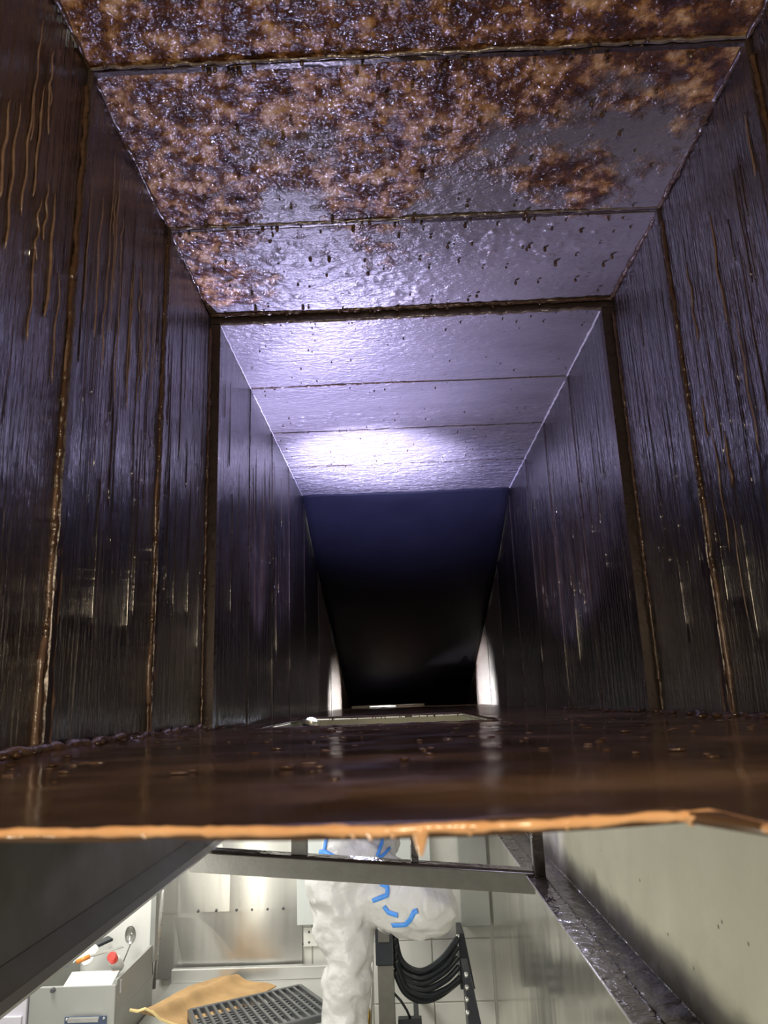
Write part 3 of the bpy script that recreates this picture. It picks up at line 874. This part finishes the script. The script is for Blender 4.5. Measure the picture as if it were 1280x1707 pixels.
# iron grate lying across
g0 = atz(316, 1688, ZT + 0.07); g1 = atz(500, 1646, ZT + 0.07)
u = (g1 - g0); gl = u.length; u.normalize()
gv = -ray(203, 1426).normalized()
gw = 0.56
grate = tag(empty('iron_grate', g0 + u * gl / 2 + gv * gw / 2), 'dark cast iron grill grate with many slats propped on the range', 'grate')
for p, q in ((g0, g1), (g0 + gv * gw, g1 + gv * gw), (g0, g0 + gv * gw), (g1, g1 + gv * gw)):
    bevel(MB().bar(p, q, 0.016, 0.022).build('frame_bar', M['iron'], grate), 0.003)
ns = 15
for i in range(1, ns):
    p = g0 + u * gl * i / ns
    bevel(MB().bar(p, p + gv * gw, 0.011, 0.018).build('slat', M['iron'], grate), 0.002)
for k in range(7):
    p = g0 + gv * (0.15 + k * 0.042)
    MB().bar(p + u * 0.01 - Vector((0, 0, 0.004)), p + u * (gl - 0.01) - Vector((0, 0, 0.004)), 0.008, 0.012).build('cross_slat', M['iron'], grate)
for p in (g0, g1, g0 + gv * gw, g1 + gv * gw):
    MB().tube([p, Vector((p.x, p.y, ZT))], 0.008, 8).build('foot', M['iron'], grate)

# grey fryer cabinet at the left
YF = 2.9
c0 = aty(193, 1642, YF); fx = c0.x; fz = c0.z
yk = (atx(258, 1545, fx)).y
fry = tag(empty('fryer_cabinet', (fx - 0.13, (YF + yk) / 2, -EYE)), 'grey steel fryer cabinet under the dark hood side, with a trough of utensils', 'cabinet')
lx = aty(50, 1650, YF).x
bevel(MB().box((lx, YF, -EYE + 0.08), (fx, YF + 0.012, fz)).build('front_door', M['grey_paint'], fry), 0.003)
bevel(MB().box((lx, YF + 0.012, -EYE + 0.08), (fx, yk, fz - 0.10)).build('body', M['grey_paint'], fry), 0.003)
MB().box((fx - 0.010, YF + 0.012, fz - 0.10), (fx, yk, fz + 0.012)).build('side_rim', M['grey_paint'], fry)
MB().box((lx, YF + 0.012, fz - 0.10), (lx + 0.01, yk, fz + 0.012)).build('side_rim', M['grey_paint'], fry)
MB().box((lx, yk - 0.01, fz - 0.10), (fx, yk, fz + 0.20)).build('back_panel', M['white'], fry)
MB().box((fx - 0.012, yk - 0.02, fz - 0.05), (fx + 0.008, yk + 0.02, fz + 0.25)).build('upright', M['grey_paint'], fry)
q0 = aty(106, 1640, YF + 0.005); q1 = aty(186, 1640, YF + 0.005)
MB().hexa([(q0.x, YF + 0.004, fz), (q1.x, YF + 0.004, fz), (q1.x, YF + 0.012, fz), (q0.x, YF + 0.012, fz)],
          [(q0.x + 0.008, YF + 0.05, fz + 0.028), (q1.x + 0.008, YF + 0.05, fz + 0.028), (q1.x + 0.008, YF + 0.058, fz + 0.028), (q0.x + 0.008, YF + 0.058, fz + 0.028)]).build('sloped_lip', M['white'], fry)
h0 = aty(109, 1695, YF); h1 = aty(176, 1740, YF)
hp = MB().box((h0.x, YF - 0.006, h1.z), (h1.x, YF, h0.z)).build('handle_plate', M['navy'], fry)
MB().bar((h0.x + 0.02, YF - 0.022, h0.z - 0.003), (h1.x - 0.02, YF - 0.022, h0.z - 0.003), 0.014, 0.012).build('grip', M['stud'], hp)
for x in (h0.x + 0.008, h1.x - 0.008):
    MB().blob((x, YF - 0.007, h0.z - 0.006), 0.005, 0.004, 0.005).build('screw', M['stud'], hp)
c = aty(89, 1650, YF)
MB().tube([(c.x, YF, c.z), (c.x, YF - 0.012, c.z)], [0.009, 0.007], 10).build('lock_button', M['iron'], fry)
MB().tube([(fx + 0.004, YF + 0.035, fz + 0.005), (fx + 0.004, YF + 0.035, fz - 0.035)], 0.005, 8).build('side_catch', M['stud'], fry)
for x in (lx + 0.04, fx - 0.04):
    for y in (YF + 0.05, yk - 0.05):
        MB().tube([(x, y, -EYE), (x, y, -EYE + 0.08)], 0.018, 10).build('foot', M['iron'], fry)
# pale cabinet left of it
cx1 = lx - 0.004
pc = tag(empty('pale_cabinet', (cx1 - 0.25, YF + 0.2, -EYE)), 'pale lavender enamel cabinet at the lower left, left of the grey fryer', 'cabinet')
bevel(MB().box((cx1 - 0.5, YF - 0.01, -EYE + 0.08), (cx1, YF + 0.4, fz + 0.03)).build('body', M['lavender'], pc), 0.004)
bevel(MB().box((cx1 - 0.49, YF - 0.022, -EYE + 0.12), (cx1 - 0.01, YF - 0.01, fz - 0.08)).build('door', M['lavender'], pc), 0.003)
MB().box((cx1 - 0.5, YF - 0.01, -EYE), (cx1, YF + 0.4, -EYE + 0.08)).build('plinth', M['iron'], pc)

# utensils in the trough
zt0 = fz - 0.10
ymid = YF + 0.14
lad = tag(empty('steel_ladle', (fx - 0.06, yk - 0.08, zt0)), 'shiny steel ladle standing at the back of the utensil trough', 'ladle')
c = aty(219, 1557, yk - 0.07)
b = MB()
bowl = []
for i in range(6):
    a = math.pi / 2 * i / 5
    bowl.append((0.028 * math.sin(a), -0.022 * math.cos(a)))
base = len(b.v)
for i, (r, d) in enumerate(bowl):
    for k in range(14):
        a = 2 * math.pi * k / 14
        b.v.append(Vector((c.x + r * 0.8 * math.cos(a), c.y - d * 0.6 - 0.012, c.z + r * 1.25 * math.sin(a))))
for i in range(5):
    for k in range(14):
        b.f.append((i * 14 + k, i * 14 + (k + 1) % 14, (i + 1) * 14 + (k + 1) % 14, (i + 1) * 14 + k))
o = b.build('bowl', M['brushed'], lad, smooth=True); m = o.modifiers.new('s', 'SOLIDIFY'); m.thickness = 0.002
MB().bar((c.x, c.y + 0.002, c.z - 0.03), (c.x - 0.05, c.y - 0.02, zt0 + 0.004), 0.010, 0.004).build('handle', M['brushed'], lad)
bot = Vector((fx - 0.045, YF + 0.085, fz - 0.035))
cc = atx(186, 1594, fx - 0.035)
rb = tag(empty('red_capped_bottle', (cc.x, cc.y + 0.05, zt0)), 'small bottle with a bright red cap lying in the utensil trough', 'bottle')
dr = Vector((-0.10, 0.9, -0.55)).normalized()
MB().tube([cc, cc + dr * 0.006, cc + dr * 0.034], [0.014, 0.017, 0.017], 16).build('cap', M['red'], rb, smooth=True, angle=40)
MB().tube([cc + dr * 0.034, cc + dr * 0.05, cc + dr * 0.06, cc + dr * 0.12], [0.012, 0.014, 0.022, 0.022], 16).build('body', M['white'], rb, smooth=True, angle=40)
p = aty(140, 1598, YF + 0.12)
o = MB().grid(lambda u, v: (p.x - 0.04 + 0.07 * u, p.y + 0.0 + 0.07 * v, p.z + 0.03 * v - 0.012 + 0.01 * math.sin(u * 7 + v * 3)), 10, 8, (0, 0, -0.002)).build('paper_packet', M['paper'], smooth=True); tag(o, 'crumpled white paper packet lying in the trough beside the orange handle', 'packet')
sp = tag(empty('orange_handled_scraper', (p.x + 0.05, YF + 0.1, zt0)), 'scraper with an orange handle poking out of the utensil trough', 'scraper')
a1 = aty(127, 1604, YF + 0.08); a2 = aty(150, 1594, YF + 0.10)
MB().tube([a1, a2], 0.008, 10).build('handle', M['orange'], sp, smooth=True)
MB().bar(a2, a2 + Vector((0.10, 0.06, 0.012)), 0.024, 0.003).build('blade', M['brushed'], sp)
pp = aty(168, 1580, yk - 0.10)
o = MB().bar(pp + Vector((-0.09, -0.05, -0.01)), pp + Vector((0.02, 0.05, 0.02)), 0.05, 0.012).build('black_spatula', M['black']); bevel(o, 0.004); tag(o, 'flat black spatula blade lying behind the red bottle cap', 'spatula')
pp = aty(107, 1606, YF + 0.05)
o = MB().blob(pp, 0.022, 0.02, 0.014, 10, 6, 0.15).build('blue_cloth', M['blue_cloth'], smooth=True); tag(o, 'scrap of blue cloth at the left end of the trough', 'cloth')

# ------------------------------------------------------------------ post, hoses, black brackets
YP = 3.20
q0 = aty(629, 1610, YP); q1 = aty(656, 1610, YP)
post = tag(empty('hose_post', ((q0.x + q1.x) / 2, YP + 0.03, -EYE)), 'square grey post with a black top carrying the hose ends, behind the leg', 'post')
bevel(MB().box((q0.x, YP, -EYE), (q1.x, YP + 0.06, q0.z)).build('column', M['bar'], post), 0.003)
t0 = aty(626, 1546, YP)
bevel(MB().box((q0.x - 0.006, YP - 0.004, q0.z), (q1.x + 0.001, YP + 0.064, t0.z)).build('top_box', M['black_metal'], post), 0.004)
bevel(MB().box((q0.x + 0.006, YP - 0.008, t0.z - 0.052), (q1.x - 0.012, YP - 0.003, t0.z - 0.008)).build('grey_plate', M['bar'], post), 0.002)


def bracket(pxs, y, label):
    (xa, ya), (xb, yb) = pxs
    a = aty(xa, ya, y); c = aty(xb, yb, y)
    r = tag(empty('hose_bracket', (c.x, y, c.z)), label, 'bracket', 'black hose brackets')
    w_ = 0.050
    bevel(MB().hexa([(c.x - 0.01, y, c.z), (c.x + w_, y, c.z), (c.x + w_, y + 0.16, c.z), (c.x - 0.01, y + 0.16, c.z)],
                    [(a.x - 0.008, y, a.z), (a.x + 0.016, y, a.z), (a.x + 0.016, y + 0.16, a.z), (a.x - 0.008, y + 0.16, a.z)]).build('plate', M['black_metal'], r), 0.003)
    return r


br1 = bracket(((767, 1556), (772, 1650)), 3.40, 'black bracket with pale studs holding the hose ends at their upper right')
br2 = bracket(((777, 1622), (790, 1760)), 3.05, 'black bracket with pale studs standing nearer, below the first bracket')
for (r, y, lst) in ((br1, 3.395, ((763, 1561), (762, 1578), (762, 1597), (764, 1615), (766, 1632))), (br2, 3.045, ((777, 1625), (778, 1646), (778, 1666), (779, 1688)))):
    for px, py in lst:
        c = aty(px, py, y)
        MB().blob(c, 0.009, 0.010, 0.010, 10, 6).build('stud', M['stud'], r, smooth=True)
paths = [((657, 1549), (668, 1600), (700, 1619), (735, 1600), (763, 1564)),
         ((657, 1561), (662, 1608), (698, 1630), (738, 1612), (762, 1578)),
         ((658, 1574), (668, 1622), (700, 1640), (738, 1622), (762, 1597)),
         ((658, 1587), (670, 1632), (705, 1650), (742, 1634), (764, 1612)),
         ((658, 1600), (676, 1645), (710, 1660), (745, 1648), (766, 1630)),
         ((658, 1618), (675, 1654), (702, 1668), (732, 1660), (766, 1634))]
hl = ['uppermost black hose of the bundle hanging behind the raised knee', 'second black hose from the top of the hanging bundle', 'third black hose from the top of the hanging bundle',
      'black hose third from the bottom of the hanging bundle', 'black hose second from the bottom of the hanging bundle', 'lowest black hose of the hanging bundle']
for k, pth in enumerate(paths):
    ys_ = [3.245, 3.27, 3.30, 3.33, 3.385]
    P = [aty(px, py, y) for (px, py), y in zip(pth, ys_)]
    fine = []
    for i in range(len(P) - 1):
        a = P[max(i - 1, 0)]; b_ = P[i]; c = P[i + 1]; d = P[min(i + 2, len(P) - 1)]
        for s in range(8):
            u_ = s / 8
            fine.append(0.5 * ((2 * b_) + (c - a) * u_ + (2 * a - 5 * b_ + 4 * c - d) * u_ ** 2 + (3 * b_ - a - 3 * c + d) * u_ ** 3))
    fine.append(P[-1])
    o = MB().tube(fine, 0.0118, 10).build('black_hose', M['black'], smooth=True)
    tag(o, hl[k], 'hose', 'black hoses hanging in a bundle')
# thin gas pipe with a brass valve
gp = tag(empty('gas_pipe', aty(616, 1707, 3.3)), 'thin pale pipe with a brass valve beside the white leg', 'pipe')
MB().tube([aty(621, 1560, 3.3), aty(616, 1740, 3.3)], 0.008, 10).build('pipe', M['white'], gp, smooth=True)
v0 = aty(614, 1682, 3.28); v1 = aty(613, 1730, 3.28)
MB().tube([v0, v0 * 0.8 + v1 * 0.2, v1], [0.006, 0.010, 0.010], 10).build('valve', M['brass'], gp, smooth=True)
for k in range(5):
    a = aty(606, 1688 + 6 * k, 3.27)
    MB().bar(a + Vector((-0.014, 0, 0)), a + Vector((0.01, 0, 0)), 0.005, 0.005).build('valve_fin', M['iron'], gp)
# little black box with a cable at the bottom
p0 = aty(664, 1720, 3.25); p1 = aty(703, 1699, 3.25)
MBJ = MB().box((p1.x - 0.03, 3.285, p0.z + 0.01), (p1.x - 0.01, 3.615, p1.z - 0.008))
jb = tag(empty('junction_box', ((p0.x + p1.x) / 2, 3.27, p0.z)), 'small black box low on the tiled wall below the hoses', 'box')
bevel(MB().box((p0.x, 3.25, p0.z), (p1.x, 3.29, p1.z)).build('case', M['black_metal'], jb), 0.004)
MBJ.build('wall_bracket', M['black_metal'], jb)
o = MB().tube([aty(656, 1655, 3.24), aty(668, 1668, 3.25), aty(678, 1684, 3.26), aty(685, 1700, 3.27)], 0.005, 8).build('power_cable', M['black'], smooth=True); tag(o, 'thin black cable running from the post down to the small black box', 'cable')
# navy object behind the leg
p0 = aty(546, 1637, 3.55); p1 = aty(560, 1612, 3.55)
o = bevel(MB().box((p0.x, 3.55, p0.z), (p1.x, 3.60, p1.z)).build('navy_box', M['navy']), 0.004); tag(o, 'small navy box on the range just left of the white leg', 'box')

# ------------------------------------------------------------------ the person
D = 2.60
step_z = -1.42
bench = tag(empty('work_platform', (-0.07, 2.60, -EYE)), 'low steel platform under the person, below the frame', 'platform')
MB().box((-0.29, 2.36, step_z - 0.03), (0.15, 2.82, step_z)).build('deck', M['tray'], bench)
for x in (-0.26, 0.12):
    for y in (2.39, 2.79):
        MB().box((x - 0.015, y - 0.015, -EYE), (x + 0.015, y + 0.015, step_z - 0.03)).build('leg', M['bar'], bench)

J = {
    'pelvis': (aty(590, 1452, D), 0.125), 'waist': (aty(596, 1418, D + 0.04), 0.118), 'chest': (Vector((-0.14, 2.82, -0.385)), 0.135),
    'upper': (Vector((-0.14, 2.94, -0.325)), 0.115), 'neck': (Vector((-0.14, 3.02, -0.275)), 0.060), 'head': (Vector((-0.14, 3.10, -0.225)), 0.090), 'crown': (Vector((-0.14, 3.17, -0.165)), 0.070),
    'hipL': (aty(568, 1478, D), 0.118), 'thighL': (aty(574, 1520, D), 0.108), 'kneeL': (aty(586, 1592, D - 0.03), 0.066), 'shinL': (aty(574, 1650, D), 0.072), 'ankleL': (Vector((-0.215, 2.62, step_z + 0.11)), 0.058),
    'heelL': (Vector((-0.215, 2.60, step_z + 0.05)), 0.046), 'toeL': (Vector((-0.225, 2.79, step_z + 0.035)), 0.034),
    'hipR': (aty(622, 1478, D), 0.110), 'thighR': (aty(674, 1494, D - 0.08), 0.098), 'kneeR': (aty(722, 1506, D - 0.16), 0.080), 'bendR': (aty(704, 1519, D - 0.10), 0.078),
    'shinR': (aty(672, 1527, D + 0.02), 0.062), 'ankleR': (aty(648, 1527, YP - 0.24), 0.045), 'toeR': (aty(642, 1529, YP - 0.05), 0.034),
    'shL': (Vector((-0.30, 2.93, -0.345)), 0.078), 'elL': (Vector((-0.37, 3.17, -0.395)), 0.058), 'wrL': (Vector((-0.30, 3.38, -0.36)), 0.040),
    'shR': (Vector((0.02, 2.93, -0.345)), 0.078), 'elR': (Vector((0.10, 3.17, -0.395)), 0.058), 'wrR': (Vector((0.05, 3.38, -0.36)), 0.040),
}
E_ = [('pelvis', 'waist'), ('waist', 'chest'), ('chest', 'upper'), ('upper', 'neck'), ('neck', 'head'), ('head', 'crown'),
      ('pelvis', 'hipL'), ('hipL', 'thighL'), ('thighL', 'kneeL'), ('kneeL', 'shinL'), ('shinL', 'ankleL'), ('ankleL', 'heelL'), ('ankleL', 'toeL'),
      ('pelvis', 'hipR'), ('hipR', 'thighR'), ('thighR', 'kneeR'), ('kneeR', 'bendR'), ('bendR', 'shinR'), ('shinR', 'ankleR'), ('ankleR', 'toeR'),
      ('upper', 'shL'), ('shL', 'elL'), ('elL', 'wrL'), ('upper', 'shR'), ('shR', 'elR'), ('elR', 'wrR')]
pb = Vector((-0.2, 2.6, step_z))


def skinned(name, J, E_, root, mat, parent=None, base=None, sub=2):
    names = list(J)
    o0 = BASE[parent.name] if parent is not None else Vector(base)
    me = bpy.data.meshes.new(name)
    me.from_pydata([tuple(J[k][0] - o0) for k in names], [(names.index(a), names.index(b)) for a, b in E_], [])
    o = bpy.data.objects.new(name, me); COL.objects.link(o)
    me.materials.append(mat)
    if parent is not None: o.parent = parent
    else: o.location = W(*o0)
    BASE[o.name] = o0
    sk = o.modifiers.new('skin', 'SKIN'); sk.use_smooth_shade = True; sk.branch_smoothing = 0.6
    sv = me.skin_vertices[0].data if me.skin_vertices else None
    if sv is None:
        me.attributes.new
    for i, k in enumerate(names):
        sv[i].radius = (J[k][1], J[k][1]); sv[i].use_root = (k == root)
    s = o.modifiers.new('sub', 'SUBSURF'); s.levels = sub; s.render_levels = sub
    return o


b = MB()
for a, c in E_:
    (p, ra), (q, rb_) = J[a], J[c]
    n = 6
    pts = [p.lerp(q, i / n) for i in range(n + 1)]; rs = [ra + (rb_ - ra) * i / n for i in range(n + 1)]
    d = (q - p).normalized()
    # round the ends
    pts = [p - d * ra * 0.85, p - d * ra * 0.5] + pts + [q + d * rb_ * 0.5, q + d * rb_ * 0.85]
    rs = [ra * 0.5, ra * 0.87] + rs + [rb_ * 0.87, rb_ * 0.5]
    b.tube(pts, rs, 16)
person = b.build('person', M['coverall'], smooth=True, base=pb)
md = person.modifiers.new('body', 'REMESH'); md.mode = 'VOXEL'; md.voxel_size = 0.011; md.use_smooth_shade = True
md = person.modifiers.new('soften', 'SMOOTH'); md.factor = 0.5; md.iterations = 8
tx = bpy.data.textures.new('cloth_folds', 'CLOUDS'); tx.noise_scale = 0.11; tx.noise_depth = 1
dm = person.modifiers.new('folds', 'DISPLACE'); dm.texture = tx; dm.strength = 0.045; dm.mid_level = 0.5; dm.texture_coords = 'LOCAL'
tx = bpy.data.textures.new('cloth_creases', 'MUSGRAVE'); tx.noise_scale = 0.06
try:
    tx.musgrave_type = 'RIDGED_MULTIFRACTAL'; tx.octaves = 1.5
except Exception:
    pass
dm = person.modifiers.new('creases', 'DISPLACE'); dm.texture = tx; dm.strength = 0.010; dm.mid_level = 0.6; dm.texture_coords = 'LOCAL'
tag(person, 'person in a white coverall with blue taped seams, standing with one knee raised', 'person')
# gloves with fingers
for side, wr, sx in (('L', J['wrL'][0], 1), ('R', J['wrR'][0], -1)):
    HJ = {'w': (wr, 0.030), 'p': (wr + Vector((0, 0.05, 0.02)), 0.030), 'q': (wr + Vector((0, 0.09, 0.035)), 0.026)}
    HE = [('w', 'p'), ('p', 'q')]
    g = skinned('glove', HJ, HE, 'w', M['glove'], person, sub=1)
    for f in range(4):
        b0 = wr + Vector(((f - 1.5) * 0.018, 0.085, 0.035)); ln = (0.062, 0.072, 0.068, 0.052)[f]
        FJ = {'a': (b0, 0.009), 'b': (b0 + Vector((0, ln * 0.5, 0.012)), 0.0085), 'c': (b0 + Vector((0, ln, 0.004)), 0.007)}
        skinned('finger', FJ, [('a', 'b'), ('b', 'c')], 'a', M['glove'], g, sub=1)
    b0 = wr + Vector((sx * 0.024, 0.045, 0.015))
    skinned('thumb', {'a': (b0, 0.011), 'b': (b0 + Vector((sx * 0.024, 0.022, 0.004)), 0.010), 'c': (b0 + Vector((sx * 0.030, 0.052, 0.006)), 0.008)}, [('a', 'b'), ('b', 'c')], 'a', M['glove'], g, sub=1)
# blue seam tapes laid on the cloth
dg = bpy.context.evaluated_depsgraph_get()
bpy.context.view_layer.update()
bvh = BVHTree.FromObject(person, dg)


def tape(pxs, wd=0.012):
    pts = []
    for (xa, ya), (xb, yb) in zip(pxs[:-1], pxs[1:]):
        for s in range(6):
            pts.append((xa + (xb - xa) * s / 6, ya + (yb - ya) * s / 6))
    pts.append(pxs[-1])
    hit = []
    for px, py in pts:
        d = ray(px, py).normalized()
        loc, nrm, _, _ = bvh.ray_cast(Vector((0, 0, 0)) - pb, d)
        if loc is None: continue
        if nrm.dot(d) > 0: nrm = -nrm
        hit.append((loc + pb, nrm))
    if len(hit) < 3: return
    b = MB(); n = len(hit)
    for i, (p, nrm) in enumerate(hit):
        t_ = (hit[min(i + 1, n - 1)][0] - hit[max(i - 1, 0)][0]).normalized()
        s_ = t_.cross(nrm).normalized() * wd / 2
        for k, off in ((-1, 0.0), (-0.8, 0.003), (0.8, 0.003), (1, 0.0)):
            b.v.append(p + s_ * k + nrm * (0.002 + off))
    for i in range(n - 1):
        for k in range(3):
            a = i * 4 + k
            b.f.append((a, a + 1, a + 5, a + 4))
    b.build('seam_tape', M['blue'], person, smooth=True)


tape([(545, 1380), (544, 1400), (541, 1418)])
tape([(530, 1421), (541, 1420), (555, 1428), (575, 1436)], 0.016)
tape([(637, 1380), (636, 1405), (628, 1428)])
tape([(649, 1414), (640, 1424), (630, 1432)], 0.010)
tape([(634, 1473), (646, 1478), (646, 1492), (622, 1501)], 0.014)
tape([(640, 1510), (648, 1521), (664, 1526)], 0.014)
tape([(655, 1542), (676, 1541), (684, 1533), (690, 1520), (697, 1518)], 0.014)
